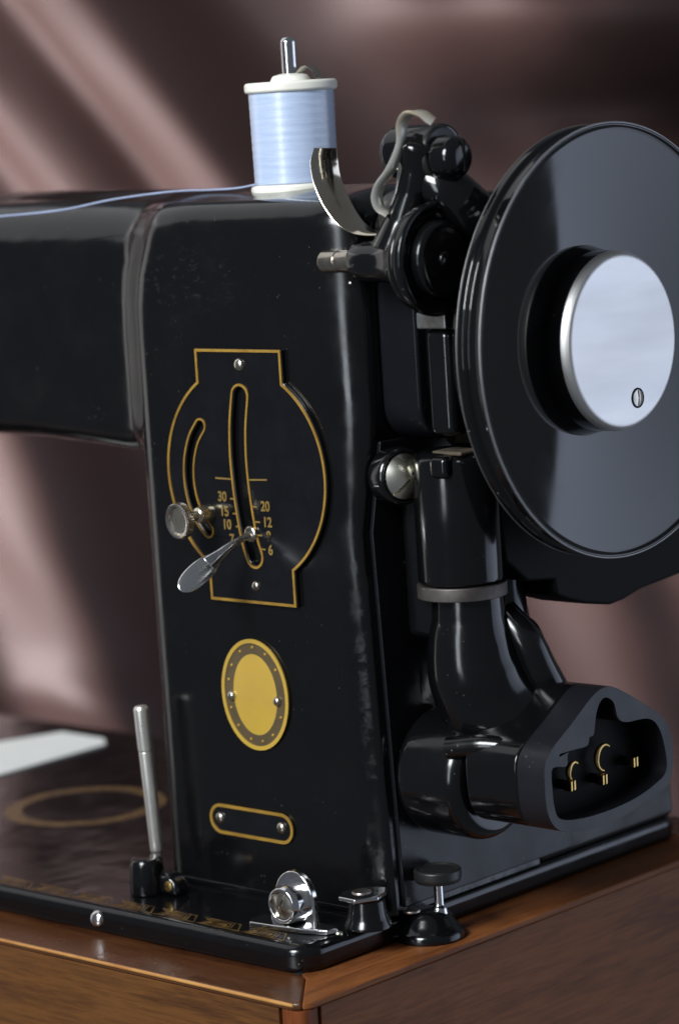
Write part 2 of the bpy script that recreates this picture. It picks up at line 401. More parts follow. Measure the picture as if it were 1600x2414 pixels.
# ================================================================== draped cloth behind
def smooth(t): t = max(0, min(1, t)); return t*t*(3-2*t)
def cloth():
    fh = V((-math.sin(yaw), math.cos(yaw), 0)); e1 = V((math.cos(yaw), math.sin(yaw), 0)); c0 = V((-58.55, 65.2, 0))
    folds = [  # (u0,v0,u1,v1,width,slope)
        (9.0, 23.6, 25.0, 23.0, 2.2, -.45), (2.5, 30.5, 13.6, 29.8, 2.0, .32), (24.0, 36.0, 22.0, 15.0, 2.6, -.4)]
    up_ = [(-4.2, 1.4, -.5), (-1.1, .75, 1.3), (1.9, 1.1, -.45), (3.3, .7, -.5), (5.1, .5, 1.6), (6.7, .75, .8), (10.9, 2.3, -1.7), (18.0, 3.0, .22), (25, 2.5, .1), (34, 4.0, -.5), (-8, 1.4, .6), (-12, 2, -.6), (-20, 2.5, .8), (-28, 3, -.8), (-38, 3, .8), (-50, 4, -.6), (-62, 4, .6), (44, 3, .8), (54, 4, -.6), (66, 4, .7)]
    lo_ = [(-18.6, 2.0, .85), (-12.0, 2.3, -1.9), (-5.0, 1.5, .5), (11.5, 2.4, .60), (16.4, 1.5, -.35), (19.5, 1.4, .3), (-24, 2, -.8), (3, 3, -.3), (27, 3, -.4), (-32, 3, .8), (-42, 3, -.7), (-54, 4, .7), (36, 3, .6), (48, 3, -.6), (60, 4, .6), (-68, 4, -.5), (74, 4, -.5)]
    F = lambda L, s_: sum(a*w_*1.2533*math.erf((s_-c)/(w_*1.4142)) for c, w_, a in L)
    def fold_height(u, v):
        t = smooth((v-14)/6)
        h = t*F(up_, .823*u+.568*v) + (1-t)*F(lo_, .96*u+.275*v)
        d = v+7.9+.2*(u+17)                      # roll of cloth gathered near the bottom left
        h += .9*math.exp(-d*d/3.0)*smooth((-6-u)/6)
        return h
    def B(u, v):
        s = -.06-.2*smooth((u+2)/8)
        for u0_, v0_, u1, v1, w_, a in folds:
            dx, dy = u1-u0_, v1-v0_; L2 = dx*dx+dy*dy; t = max(0, min(1, ((u-u0_)*dx+(v-v0_)*dy)/L2))
            d2 = (u-u0_-dx*t)**2+(v-v0_-dy*t)**2; s += a*math.exp(-d2/(2*w_*w_))
        return s
    nu, nv = 500, 240; us = [-92+184*i/nu for i in range(nu+1)]; vs_ = [-42+97*j/nv for j in range(nv+1)]
    H = []
    for v in vs_:
        row = [0]; 
        for i in range(nu): row.append(row[-1]+B(us[i], v)*(us[1]-us[0]))
        k = row[nu//2]; H.append([q-k for q in row])
    vs = []; fs = []
    for j, v in enumerate(vs_):
        for i, u in enumerate(us):
            h = H[j][i]+fold_height(u, v)+.15*math.sin(u*.9+v*.6)*math.sin(v*.35)
            vs.append(c0+e1*u+V((0, 0, v))-fh*h)
    for j in range(nv):
        for i in range(nu):
            a = j*(nu+1)+i; fs.append((a, a+1, a+nu+2, a+nu+1))
    o = build('draped_cloth', vs, fs, SATINCLOTH, None, 180, origin=c0)
    o.location = c0*S
    md = o.modifiers.new('thickness', 'SOLIDIFY'); md.thickness = .0015; md.offset = 1
    o['label'] = 'mauve brown satin cloth hanging in diagonal folds behind the sewing machine'; o['category'] = 'cloth'
cloth()

# ================================================================== wooden case base
case = thing('wooden_case', 'varnished reddish brown wooden case base under the black machine bed', 'case', (-20, 9, -9))
def cpart(o): o.location = -V((-20, 9, -9))*S; return o
TOPZ = -.86
cpart(prism('front_board', [(-60, -2.0), (.775, -2.0), (.775, -.6), (-60, -.6)], -9, -1.12, 'xy', WOODX, case, .03))
cpart(prism('side_board', [(.35, -1.175), (1.72, -1.175), (1.72, 21.3), (.35, 21.3)], -9, -1.12, 'xy', WOODY, case, .03))
cpart(prism('corner_post', rrect(.78, -2.02, 1.75, -1.18, .28), -9, -1.11, 'xy', WOODZ, case, .02))
cpart(prism('back_board', [(-60, 19.9), (.3, 19.9), (.3, 21.3), (-60, 21.3)], -9, -1.12, 'xy', WOODX, case, .03))
cpart(prism('front_rail', [(-60, -2.06), (1.05, -2.06)]+arc(1.2, -1.46, .6, .6, -90, -45, 6)+[(.0, -.0), (-.4, .2), (-60, .2)], -1.10, TOPZ, 'xy', WOODT, case, .09))
cpart(prism('side_rail', [(.02, -.0)]+arc(1.2, -1.46, .6, .6, -43, 0, 5)+[(1.8, 21.35), (-.4, 21.35), (-.4, .25)], -1.10, TOPZ, 'xy', WOODY, case, .07))
cpart(prism('back_rail', [(-60, 19.4), (-.45, 19.4), (-.45, 21.35), (-60, 21.35)], -1.10, TOPZ-.004, 'xy', WOODT, case, .07))
cpart(tube('rubbed_edge', [(-60, -2.055, -.925), (-30, -2.06, -.93), (-5, -2.06, -.925), (.9, -2.05, -.93), (1.3, -2.02, -.93)], [.055, .05, .06, .065, .02], WOODEDGE, case, seg=8, n=6))

# ================================================================== sewing machine
sm = thing('sewing_machine', 'black enamelled sewing machine with gold lined plates standing on the wooden case', 'sewing machine', (0, 0, 0))

# bed ------------------------------------------------------------------
def bed():
    out = arc(-.95, .95, .95, .95, -90, 0, 10)+arc(-.9, 18.3, .9, .9, 0, 90, 8)+[(-45, 19.2), (-45, 0)]
    return prism('bed', out, -.95, 0, 'xy', ENAMEL, sm, .34, 6)
bed()
# greek key transfer along the front edge
gs = []
x = -44.0
while x < -2.6:
    for y0, y1, a, b in ((.44, 1.0, 0, 1.42), (.56, .88, .13, 1.30), (.68, .76, .26, 1.16)):
        k = -.50
        gs.append(ribbon_g([(x+a+k*(y0-.44)+.42, y0+.10), (x+a+k*(y0-.44), y0), (x+b+k*(y0-.44), y0), (x+b+k*(y1-.44), y1), (x+a+k*(y1-.44)+.1, y1)], .05, -.002, .006, 'xy', False))
    gs.append(ribbon_g([(x+1.50, .44), (x+1.80, .44), (x+1.38, 1.0), (x+1.20, 1.0)], .05, -.002, .0055, 'xy', False))
    x += 1.95
build('gold_border', *join(*gs), DECAL, sm, 30)
curve_prism('gold_ring', arc(-19.9, 9.3, 3.0, 3.0, 0, 357, 96), [arc(-19.9, 9.3, 2.35, 2.35, 0, 357, 96)], -.003, .006, 'xy', DECAL, sm)
rivet('bed_screw', (-9.15, -.0, -.36), (.2, -1, .35), .27, CHROME, sm, .55)

# arm and pillar ---------------------------------------------------------
def smooth(t): t = max(0, min(1, t)); return t*t*(3-2*t)
ZB = 14.2
def front_y(x, z):
    lean = 1.9*max(0, (z-18.6)/4)**2
    y = 5.15-1.25*smooth((x-lean+11.7)/2.6)
    ry = .42+.5*smooth((z-11)/6); rx = 1.05+.55*smooth((z-11)/5)
    if x > -rx: y += ry-ry*math.sqrt(max(0, 1-((x+rx)/rx)**2))
    if z < .45: y -= 0  # foot stays straight
    return y
def section(x, pillar):
    top = 22.28+.14*smooth((-x-10)/8)
    rtop = 2.0-1.05*smooth((x+12)/5); rb = 1.15
    if x > -1.0: top -= .8*(1-math.sqrt(max(0, 1-((x+1)/1.0)**2)))*.9
    zb = ZB+.1-.42*smooth((x+18)/8)
    zs = [k for k in (0, .3, 1, 2, 4, 6, 8, 10, 11, 12, 13, 14, 14.6, 15.3, 16, 17, 18, 19, 20, 20.6)]
    zt = top-rtop; pts = []
    for z in zs:
        if not pillar and z < 15.3: continue
        z_ = min(z, zt-.05) if z > 19 else z
        pts.append((front_y(x, z_), z_))
    yf = front_y(x, zt)
    for k in range(0, 11):
        a = math.radians(90*k/10); pts.append((yf+rtop*(1-math.cos(a)), zt+rtop*math.sin(a)))
    yb = 11.3; cy = (yf+yb)/2
    for k in range(1, 10):
        y = yf+rtop+(yb-1.6-yf-rtop)*k/9; pts.append((y, top+.26*math.sin(math.pi*k/10)))
    for k in range(1, 9):
        a = math.radians(90*k/8); pts.append((yb-1.6+1.6*math.sin(a), top-1.6*(1-math.cos(a))))
    zl = 0 if pillar else 16.0
    pts.append((yb, 18)); pts.append((yb, zl))
    if not pillar:
        for k in range(1, 6):
            a = math.radians(90*k/5); pts.append((yb-1.4*(1-math.cos(a)), 16-(16-zb)*math.sin(a)))
        yf0 = front_y(x, 15)
        for k in range(0, 7):
            a = math.radians(90*k/7); pts.append((yf0+rb-rb*math.sin(a), zb+rb-rb*math.cos(a)))
    return [V((x, y, z)) for y, z in pts]
def loft(xs, pillar, cap0, cap1):
    vs = []; fs = []
    secs = [section(x, pillar) for x in xs]; n = len(secs[0])
    for s_ in secs: vs += s_
    for i in range(len(xs)-1):
        for k in range(n):
            k2 = (k+1) % n
            if pillar and k2 == 0: continue
            fs.append((i*n+k, i*n+k2, (i+1)*n+k2, (i+1)*n+k))
    if cap1: fs.append(tuple((len(xs)-1)*n+k for k in range(n)))
    if cap0: fs.append(tuple(range(n)))
    return vs, fs
xa = [-45, -38, -30, -24, -20, -17, -15, -14, -13, -12.5, -12.2, -11.85]+[-11.5+.08*k for k in range(21)]+[-9.78]
xp = [-9.78+.08*k for k in range(30)]+[-7.3, -6.8, -6, -4, -2.5, -1.9]+[-1.65+1.65*math.sin(math.radians(a)) for a in range(0, 91, 6)]
ga = loft(xa, False, True, False); gp = loft(xp, True, False, True)
def taper(z):                       # the pillar narrows a little upwards on its right side
    return -.042*z if z < 12 else -.504*max(0, 1-(z-12)/3.5)
bv, bf = join(ga, gp)
bv = [V((v.x+taper(v.z)*max(0, min(1, (v.x+3)/2.5)), v.y, v.z)) for v in bv]
o = build('arm_and_pillar', bv, bf, BODY, sm, 42, weld=.004)
# left flank of the pillar below the arm
build('pillar_flank', [(-9.779, front_y(-9.78, 5), 0), (-9.779, 11.3, 0), (-9.779, 11.3, 15.2), (-9.779, front_y(-9.78, 5), 15.2)], [(0, 1, 2, 3)], BODY, sm)
box('needle_head', (-52, 4.2, 9), (-44.9, 12.4, 23), ENAMEL, sm, .9, 5)
# low foot moulding round the pillar
prism('foot_moulding', [(-9.95, 3.78), (-.8, 3.78)]+arc(-.8, 4.4, .75, .62, -90, 0, 6)+[(-.02, 11.25), (-9.95, 11.25)], -.005, .16, 'xy', ENAMEL, sm, .08)

# side panel of the pillar
side = [(4.48, .22), (12.9, .22), (12.9, 3.2), (11.22, 4.4), (11.22, 12.0), (11.22, 14.8), (4.72, 14.8), (4.55, 12.0)]
prism('rear_foot', [(11.4, .005), (18.8, .005), (18.7, 1.3), (17.5, 2.6), (11.4, 3.3)], -2, .0, 'yz', MATTE, sm, .2)
pv, pf = prism_g([(y, z) for y, z in side], .01, .16, 'yz')
build('side_panel', [V((v[0]+taper(v[2]), v[1], v[2])) for v in pv], pf, SATIN, sm, 30, .05, 3)
# right end of the arm ----------------------------------------------------
def rr_yz(y0, z0, y1, z1, r): return rrect(y0, z0, y1, z1, r, 8)
prism('arm_end_panel', rr_yz(4.95, 14.8, 11.2, 22.1, 1.1), .02, 1.55, 'yz', SATIN, sm, .12)
prism('arm_end_collar', rr_yz(5.2, 13.9, 12.2, 21.3, 2.6), 1.57, 3.1, 'yz', ENAMEL, sm, .22, 4)
prism('collar_clamp', [(4.75, 18.25), (6.4, 18.25), (6.4, 18.75), (4.75, 18.75)], 1.75, 2.9, 'yz', OLDSTEEL, sm, .06)
prism('clamp_lug', [(4.9, 15.0), (6.4, 15.0), (6.4, 18.24), (4.9, 18.24)], 1.85, 2.85, 'yz', ENAMEL, sm, .28, 5)
box('grimy_ledge', (1.85, 5.0, 14.42), (3.0, 6.0, 14.55), flat('dried_grime', (.10, .075, .045, 1), .7, c2=(.02, .018, .015, 1), nsc=300, bmp=.6), sm, .06)
box('ledge_lug', (2.05, 4.55, 13.75), (2.75, 5.6, 14.44), ENAMEL, sm, .2, 4)

# dome headed screw in its dark collar
dax = V((1, -.24, .05))
lathe('screw_collar', (.45, 5.0, 13.72), dax, rounded([(-.35, 0), (-.35, .90), (.24, .90), (.36, .80), (.28, .73), (.24, .72), (.24, 0)], .08), ENAMEL, sm, 48)
slotted('dome_screw', V((.45, 5.0, 13.72))+dax.normalized()*.27, dax, .70, SCREWB, sm, h=.1, slot=48, dome=.5, sw=.07)

# ---------------------------------------------------------------- motor
motor = lathe('motor_gear_housing', (1.95, 5.95, 0), (0, 0, 1), rounded([(10.42, 0), (10.42, 1.33), (14.3, 1.33), (14.5, 1.0), (14.5, 0)], .15), ENAMEL, sm)
lathe('housing_band', (1.95, 5.95, 0), (0, 0, 1), rounded([(9.98, 0), (9.98, 1.38), (10.40, 1.38), (10.40, 0)], .04), GRIMESTEEL, motor, 48)
prism('motor_web', [(5.3, 8.6), (8.2, 8.6), (8.2, 14.2), (5.3, 14.2)], .1, 2.0, 'yz', ENAMEL, motor, .3, 4)
def blob(name, c, r, m, parent, power=2.3, tilt=None, nu=48, nv=28):
    vs = []; fs = []
    f = lambda t, p: math.copysign(abs(t)**(2/p), t)
    for j in range(nv+1):
        ph = -math.pi/2+math.pi*j/nv
        for i in range(nu):
            th = 2*math.pi*i/nu
            q = V((r[0]*f(math.cos(ph), power)*f(math.cos(th), power), r[1]*f(math.cos(ph), power)*f(math.sin(th), power), r[2]*f(math.sin(ph), power)))
            if tilt: q.rotate(tilt)
            vs.append(V(c)+q)
    for j in range(nv):
        for i in range(nu):
            i2 = (i+1) % nu; fs.append((j*nu+i, j*nu+i2, (j+1)*nu+i2, (j+1)*nu+i))
    return build(name, vs, fs, m, parent, 80, weld=.001)
lathe('motor_body', (1.3, 8.4, 0), (0, 0, 1), rounded([(3.0, 0), (3.0, 2.1), (5.5, 2.2), (6.6, 1.85), (7.6, 1.38), (8.6, .98), (9.6, .84), (10.4, .86), (14.0, .9), (14.0, 0)], .6, 6), ENAMEL, motor, 96)
tube('gear_cover', [(2.05, 6.1, 10.0), (2.05, 6.1, 9.3), (2.05, 6.1, 8.5), (2.1, 6.2, 7.6), (2.3, 6.5, 6.6), (2.8, 6.9, 5.6)], [1.12, 1.16, 1.34, 1.50, 1.56, 1.6], ENAMEL, motor, seg=64, n=10)
tube('curved_conduit', [(2.6, 7.0, 9.3), (3.35, 7.1, 8.5), (3.6, 7.35, 7.6), (3.7, 7.8, 6.6), (3.4, 8.2, 5.8)], [.5, .55, .6, .65, .7], ENAMEL, motor, seg=24)
blob('motor_shoulder', (2.4, 7.7, 7.6), (.9, 1.0, 1.5), ENAMEL, motor, 2.6)
tube('red_wire', [(2.9, 6.95, 9.0), (3.45, 7.0, 8.7), (3.5, 7.0, 8.2)], .06, flat('red_wire_cover', (.25, .03, .015, 1)), motor, seg=8)
lathe('motor_foot', (.1, 6.3, 4.3), (1, 0, 0), rounded([(0, 0), (0, 2.0), (2.2, 2.0), (2.55, 1.75), (2.6, 0)], .4, 6), ENAMEL, motor)
tube('cross_rib', [(2.2, 4.6, 5.5), (3.2, 4.9, 5.62), (4.2, 5.2, 5.6)], [.34, .36, .3], ENAMEL, motor, seg=16)

# terminal box
LIP = enamel('dull_black_socket_lip', base=(.010, .010, .013, 1), rough=(.28, .42), dust=.3)
LIP.node_tree.nodes['Principled BSDF'].inputs['Specular IOR Level'].default_value = .32
outer = [(4.47, 4.66), (4.65, 5.6), (5.88, 6.38), (7.04, 7.06), (7.7, 7.16), (8.25, 6.98), (9.53, 6.26), (10.46, 5.62), (10.80, 4.9), (10.72, 3.9), (10.3, 3.45), (8.71, 3.12), (7.46, 2.99), (6.16, 3.06), (5.1, 3.28), (4.6, 3.8)]
inner = [(4.88, 5.22), (5.55, 5.16), (5.68, 5.55), (6.55, 5.56), (6.70, 5.80), (6.92, 5.86), (7.08, 6.43), (7.32, 6.78), (7.63, 6.84), (7.97, 6.6), (8.13, 6.11), (8.54, 5.90), (9.6, 5.80), (10.12, 5.45), (10.40, 4.75), (10.42, 3.98), (9.72, 3.66), (8.74, 3.46), (7.49, 3.38), (6.19, 3.42), (5.2, 3.6), (4.90, 3.94), (4.82, 4.64)]
outc = cr2(outer, 5); inc = cr2(inner, 4)
tb = prism('terminal_box', outc, 2.9, 4.95, 'yz', ENAMEL, sm, .12, 4)
curve_prism('socket_lip', outc, [inc], 4.96, 6.0, 'yz', LIP, tb, .05)
for (y, z) in ((6.32, 4.34), (7.87, 4.20), (9.44, 4.42)):
    lathe('socket_pin', (4.9, y, z), (1, 0, 0), rounded([(0, 0), (0, .15), (.55, .15), (.55, 0)], .03), INKY, tb, 20)
    for q in (-.075, .075): prism('split_pin', [(y+q-.045, z-.17), (y+q+.045, z-.14), (y+q+.05, z+.17), (y+q-.04, z+.14)], 5.3, 5.6, 'yz', BRASS, tb, .02, 2)

for (y, z, r) in ((6.68, 4.68, .27), (8.18, 4.80, .38)):
    build('brass_contact', *tube_g([(5.35, y+r*math.cos(a), z+r*1.05*math.sin(a)) for a in [math.radians(q) for q in range(50, 261, 15)]], [.05, .10, .05], seg=10, n=1), BRASS, tb, 50)
prism('socket_floor', [(7.6+(y-7.6)*.93, 4.7+(z-4.7)*.90) for y, z in outc], 4.94, 5.06, 'yz', INKY, tb, 0)
tube('box_seam', [(3.12, 6.1, 5.6), (3.12, 7.0, 6.5), (3.12, 7.6, 7.0), (3.12, 8.6, 6.95)], [.03, .045, .03], EDGE, tb, seg=6)

# motor cover below the wheel
gpoly = [(6.3, 13.5), (6.6, 11.0), (7.6, 10.22), (8.9, 10.05), (8.98, 9.55), (9.6, 9.3), (10.4, 9.05), (11.7, 8.8), (12.4, 8.85), (13.3, 9.05), (15.4, 9.2), (17.5, 9.8), (18.5, 11.5), (17.6, 13.5), (12, 12.6)]
prism('belt_guard', gpoly, 1.3, 3.2, 'yz', INKY, sm, .12, 3)

# ---------------------------------------------------------------- handwheel
wo = (0, 9.12, 17.5)
hw = lathe('handwheel', wo, (1, 0, 0), [(3.25, 0)]+[(q.x, q.y) for q in cr([(3.25, 2.9, 0), (3.45, 4.3, 0), (3.92, 5.25, 0), (4.45, 5.82, 0), (4.88, 6.05, 0)], 8)]+rounded([(4.92, 6.1), (5.02, 6.42), (5.15, 6.52), (5.35, 6.5), (5.42, 6.36), (5.72, 6.36), (5.82, 6.50), (5.98, 6.53), (6.02, 6.47), (5.97, 6.40)], .05, 4)+[(5.27+.69*((6.39-2.4-q*.0997)/3.99)**1.18, 6.39-q*.0997) for q in range(40)]+[(5.27, 2.38), (5.27, 0)], WHEEL, sm, 192, 50)
lathe('hub', wo, (1, 0, 0), [(4.9, 0)]+[(q.x, q.y) for q in cr([(5.0, 2.74, 0), (5.2, 2.735, 0), (5.45, 2.73, 0), (5.70, 2.725, 0), (5.84, 2.72, 0)], 8)]+[(5.84, 0)], ENAMEL, hw, 128)
cap = lathe('hub_cap', wo, (1, 0, 0), rounded([(5.85, 0), (5.85, 2.74), (6.02, 2.68), (6.14, 2.60), (6.17, 2.52), (6.17, 0)], .06, 5), BRUSHED, hw, 96)
slotted('cap_screw', (6.12, 9.65, 15.72), (1, 0, 0), .24, NICKEL, cap, h=.07, slot=88, dome=.15, sw=.16)
build('screw_recess', *lathe_g((6.1, 9.65, 15.72), (1, 0, 0), [(.0, .31), (.082, .31), (.082, .25), (.0, .25)], 32), INKY, cap)
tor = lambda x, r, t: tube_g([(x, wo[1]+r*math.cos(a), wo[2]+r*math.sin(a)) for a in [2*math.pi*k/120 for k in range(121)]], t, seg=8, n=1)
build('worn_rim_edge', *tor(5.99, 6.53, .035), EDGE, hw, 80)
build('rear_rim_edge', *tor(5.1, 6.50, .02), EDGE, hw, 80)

LEVERM = metal('worn_lever_metal', (.95, .93, .86, 1), .26, spots=(.62, .46, .22, 1), nsc=120)
LEVERM.node_tree.nodes['Principled BSDF'].inputs['Metallic'].default_value = .7
# ---------------------------------------------------------------- bobbin winder
bw = lathe('bobbin_winder', (0, 3.75, 20.38), (1, 0, 0), rounded([(.32, 0), (.32, .50), (.9, .62), (1.7, .66), (2.3, .82), (2.75, 1.2), (2.95, 1.5), (3.18, 1.5), (3.18, 0)], .25, 6), ENAMEL, sm, 64)
lathe('spindle', (0, 3.75, 20.38), (1, 0, 0), rounded([(-.95, 0), (-.95, .28), (-.88, .34), (-.3, .34), (-.27, .31), (-.24, .34), (.33, .34), (.33, 0)], .02), NICKEL, bw, 32)
lathe('friction_disc', (0, 3.8, 20.40), (1, 0, 0), rounded([(3.28, 0), (3.28, 1.66), (3.55, 1.68), (3.60, 1.50), (3.50, 1.40), (3.50, 0)], .07), ENAMEL, bw, 96)
lathe('inner_disc', (0, 3.8, 20.40), (1, 0, 0), rounded([(3.51, 0), (3.51, 1.16), (3.80, 1.12), (3.88, .98), (3.80, .0)], .06), ENAMEL, bw, 96)
lathe('disc_axle', (0, 3.8, 20.40), (1, 0, 0), rounded([(3.7, 0), (3.7, .26), (3.92, .24), (3.98, 0)], .05), ENAMEL, bw, 32)
tube('winder_arm', [(2.1, 3.8, 20.7), (2.3, 3.9, 21.5), (2.55, 4.0, 22.3), (2.75, 4.05, 23.0), (2.85, 4.1, 23.6), (2.95, 4.2, 24.0)], [.85, .60, .52, .56, .74, .42], ENAMEL, bw, seg=28)
lathe('winder_head', (0, 4.5, 23.42), (1, 0, 0), rounded([(2.3, 0), (2.3, .76), (3.3, .86), (3.42, .8), (3.42, 0)], .15), MATTE, bw, 48)
kn = lathe('head_plug', (0, 4.35, 23.32), (1, 0, 0), rounded([(3.43, 0), (3.43, .68), (4.1, .62), (4.3, .42), (4.34, 0)], .2), ENAMEL, bw, 48)
box('plug_groove', (3.9, 4.32, 22.9), (4.36, 4.40, 23.85), INKY, kn, .01)
lathe('rear_knob', (0, 4.9, 23.52), (1, 0, 0), rounded([(1.15, 0), (1.15, .68), (1.35, .80), (3.2, .8), (3.2, 0)], .15), ENAMEL, bw, 48)
tube('winder_base', [(2.4, 4.2, 22.9), (3.3, 4.6, 22.4), (3.6, 5.4, 21.6), (3.2, 6.4, 21.0)], [.5, .75, .8, .6], ENAMEL, bw, seg=24)
blob('winder_bracket', (1.9, 5.2, 21.6), (1.1, 1.3, .9), MATTE, bw, 3)
strip('bobbin_latch', [(1.75, 4.1, 21.2), (1.15, 4.05, 21.15), (.45, 4.0, 21.28), (-.1, 4.0, 21.65), (-.52, 4.0, 22.2), (-.80, 4.0, 22.8), (-.88, 4.0, 23.35), (-.80, 4.0, 23.78)], (.35, 1, 0), [.5, .7, .8, .92, .98, .98, .97, .80], .09, metal('polished_latch', (.72, .66, .56, 1), .08, spots=(.6, .5, .36, 1), nsc=60), bw)
strip('trip_lever', [(3.7, 3.8, 24.38), (3.45, 3.6, 24.62), (3.12, 3.45, 24.66), (2.86, 3.4, 24.38), (2.78, 3.4, 23.9), (2.62, 3.3, 23.4), (2.42, 3.2, 23.0), (2.06, 3.2, 22.65), (1.88, 3.2, 22.3), (1.90, 3.3, 21.95), (2.1, 3.4, 21.75)], (.1, 1, 0), [.46, .56, .52, .36, .44, .5, .46, .36], .13, LEVERM, bw)
rivet('base_pin', (.33, 3.5, 19.75), (0, -1, .2), .06, CHROME, bw)
rivet('guard_pin', (4.5, 4.0, 20.1), (1, -.5, 0), .07, BRASS, sm)

# ---------------------------------------------------------------- stitch regulator plate
def plate_outline(k=0.0):
    cx, cz = -4.85, 13.70; R = 3.5-k; hw_ = 1.90-k; zt, zb = 17.70-k, 9.60+k
    a = math.degrees(math.asin(hw_/R)); top = []
    L = [(cx+hw_, zt), (cx-hw_, zt)]
    L += [(cx+R*math.cos(math.radians(t)), cz+R*math.sin(math.radians(t))) for t in [90+a+(180-2*a)*q/36 for q in range(37)]]
    L += [(cx-hw_, zb), (cx+hw_, zb)]
    L += [(cx+R*math.cos(math.radians(t)), cz+R*math.sin(math.radians(t))) for t in [270+a+(180-2*a)*q/36 for q in range(37)]]
    return L
def slot_loop(cl, hw_, n=7):
    P = cr([(a, b, 0) for a, b in cl], n); L = []; R = []
    for i, p in enumerate(P):
        t = (P[min(i+1, len(P)-1)]-P[max(i-1, 0)]).normalized(); nn = V((-t.y, t.x, 0)); L.append(p+nn*hw_); R.append(p-nn*hw_)
    def capf(p, t):
        t = t.normalized(); nn = V((-t.y, t.x, 0))
        return [p+nn*(hw_*math.cos(a))+t*(hw_*math.sin(a)) for a in [math.radians(q) for q in range(20, 170, 20)]]
    loop = L+capf(P[-1], P[-1]-P[-2])+R[::-1]+[q for q in capf(P[0], P[0]-P[1])]
    return [(q.x, q.y) for q in loop]
c1 = [(-4.86, 16.22), (-5.03, 15.3), (-5.10, 14.3), (-5.06, 13.3), (-4.96, 12.4), (-4.82, 11.6), (-4.66, 11.12)]
c2 = [(-6.72, 15.22), (-7.08, 14.75), (-7.32, 14.1), (-7.38, 13.4), (-7.26, 12.75), (-6.98, 12.2), (-6.66, 11.85)]
s1 = slot_loop(c1, .27); s2 = slot_loop(c2, .15)
plate = curve_prism('regulator_plate', plate_outline(0), [s1, s2], 3.74, 3.893, 'xz', BADGEBLACK, sm, .03)
parts = [ribbon_g(plate_outline(.06), .085, 3.70, 3.75, 'xz'), ribbon_g(slot_loop(c1, .35), .075, 3.705, 3.75, 'xz'), ribbon_g(slot_loop(c2, .22), .06, 3.705, 3.75, 'xz')]
build('gold_lining', *join(*parts), GOLD, plate, 30)
ticks = [(-6.18, 13.57, -5.50, 13.56), (-4.68, 13.57, -3.90, 13.60), (-5.58, 12.93, -5.38, 12.93), (-5.50, 12.46, -5.32, 12.46), (-5.40, 12.05, -5.25, 12.05), (-5.30, 11.6, -5.15, 11.6),
         (-4.62, 12.72, -4.40, 12.72), (-4.54, 12.24, -4.32, 12.24), (-4.46, 11.82, -4.26, 11.82), (-4.36, 11.38, -4.16, 11.38)]
build('scale_marks', *join(*[ribbon_g([(a, b), (c, d)], .05, 3.712, 3.75, 'xz', False) for a, b, c, d in ticks]), GOLDDIM, plate, 30)
for s_, x_, z_ in (('30', -5.93, 12.97), ('15', -5.87, 12.50), ('10', -5.80, 12.08), ('7', -5.62, 11.62), ('20', -4.05, 12.74), ('12', -4.0, 12.24), ('9', -3.98, 11.80), ('6', -3.94, 11.36)):
    text_g(s_, .44, x_, z_, 3.722, GOLDDIM, plate, 'numeral')
rivet('plate_screw', (-4.80, 3.74, 17.20), (0, -1, 0), .21, NICKEL, plate)
rivet('plate_screw', (-4.70, 3.74, 10.17), (0, -1, 0), .17, NICKEL, plate)

# stitch length lever
lever = lathe('stitch_lever', (-4.72, 3.95, 11.85), (0, -1, 0), rounded([(0, 0), (0, .26), (.32, .26), (.36, .18), (.36, 0)], .03), NICKEL, sm, 24)
strip('lever_stem', [(-4.70, 3.7, 11.86), (-4.84, 3.1, 11.66), (-4.97, 2.55, 11.38), (-5.08, 2.1, 11.12)], (.75, .2, -1), [.20, .24, .34, .52], .14, CHROME, lever)
def blob_m(name, c, r, ex, ey, m, parent, power):
    ex = V(ex).normalized(); ey = (V(ey)-ex*V(ey).dot(ex)).normalized(); ez = ex.cross(ey)
    return blob(name, c, r, m, parent, power, Matrix((ex, ey, ez)).transposed().to_quaternion())
blob_m('lever_paddle', (-5.16, 1.72, 10.88), (.88, .37, .09), (-.12, -.85, -.46), (.75, .2, -1), BRIGHT, lever, 2.2)
# locking thumb nut
nutx = (-6.58, 0, 12.42)
lathe('lock_stud', (nutx[0], 3.95, nutx[2]), (0, -1, 0), rounded([(0, 0), (0, .26), (.45, .30), (.75, .24), (.8, .15), (1.6, .15)], .1), SCREWB, sm, 28)
def knurl(name, c, ax, r, h, m, parent, teeth=40, dish=.1):
    ax, a, b = basis(ax); c = V(c); vs = []; fs = []; n = teeth*2
    prof = [(0, r*.7), (0, r*.96), (.05, r), (h-.05, r), (h, r*.94), (h-.02, r*.80), (h-dish, r*.72), (h-dish, 0.001)]
    for j, (t, q) in enumerate(prof):
        for k in range(n):
            th = 2*math.pi*k/n; rr = q*(1+(.022 if k % 2 else -.022)*(1 if 1 <= j <= 4 else 0)); vs.append(c+ax*t+a*(rr*math.cos(th))+b*(rr*math.sin(th)))
    for j in range(len(prof)-1):
        for k in range(n): k2 = (k+1) % n; fs.append((j*n+k, j*n+k2, (j+1)*n+k2, (j+1)*n+k))
    return build(name, vs, fs, m, parent, 25)
knurl('lock_knob', (-6.50, 2.50, 12.38), (-.10, -1, -.04), .57, .30, NICKEL, sm)

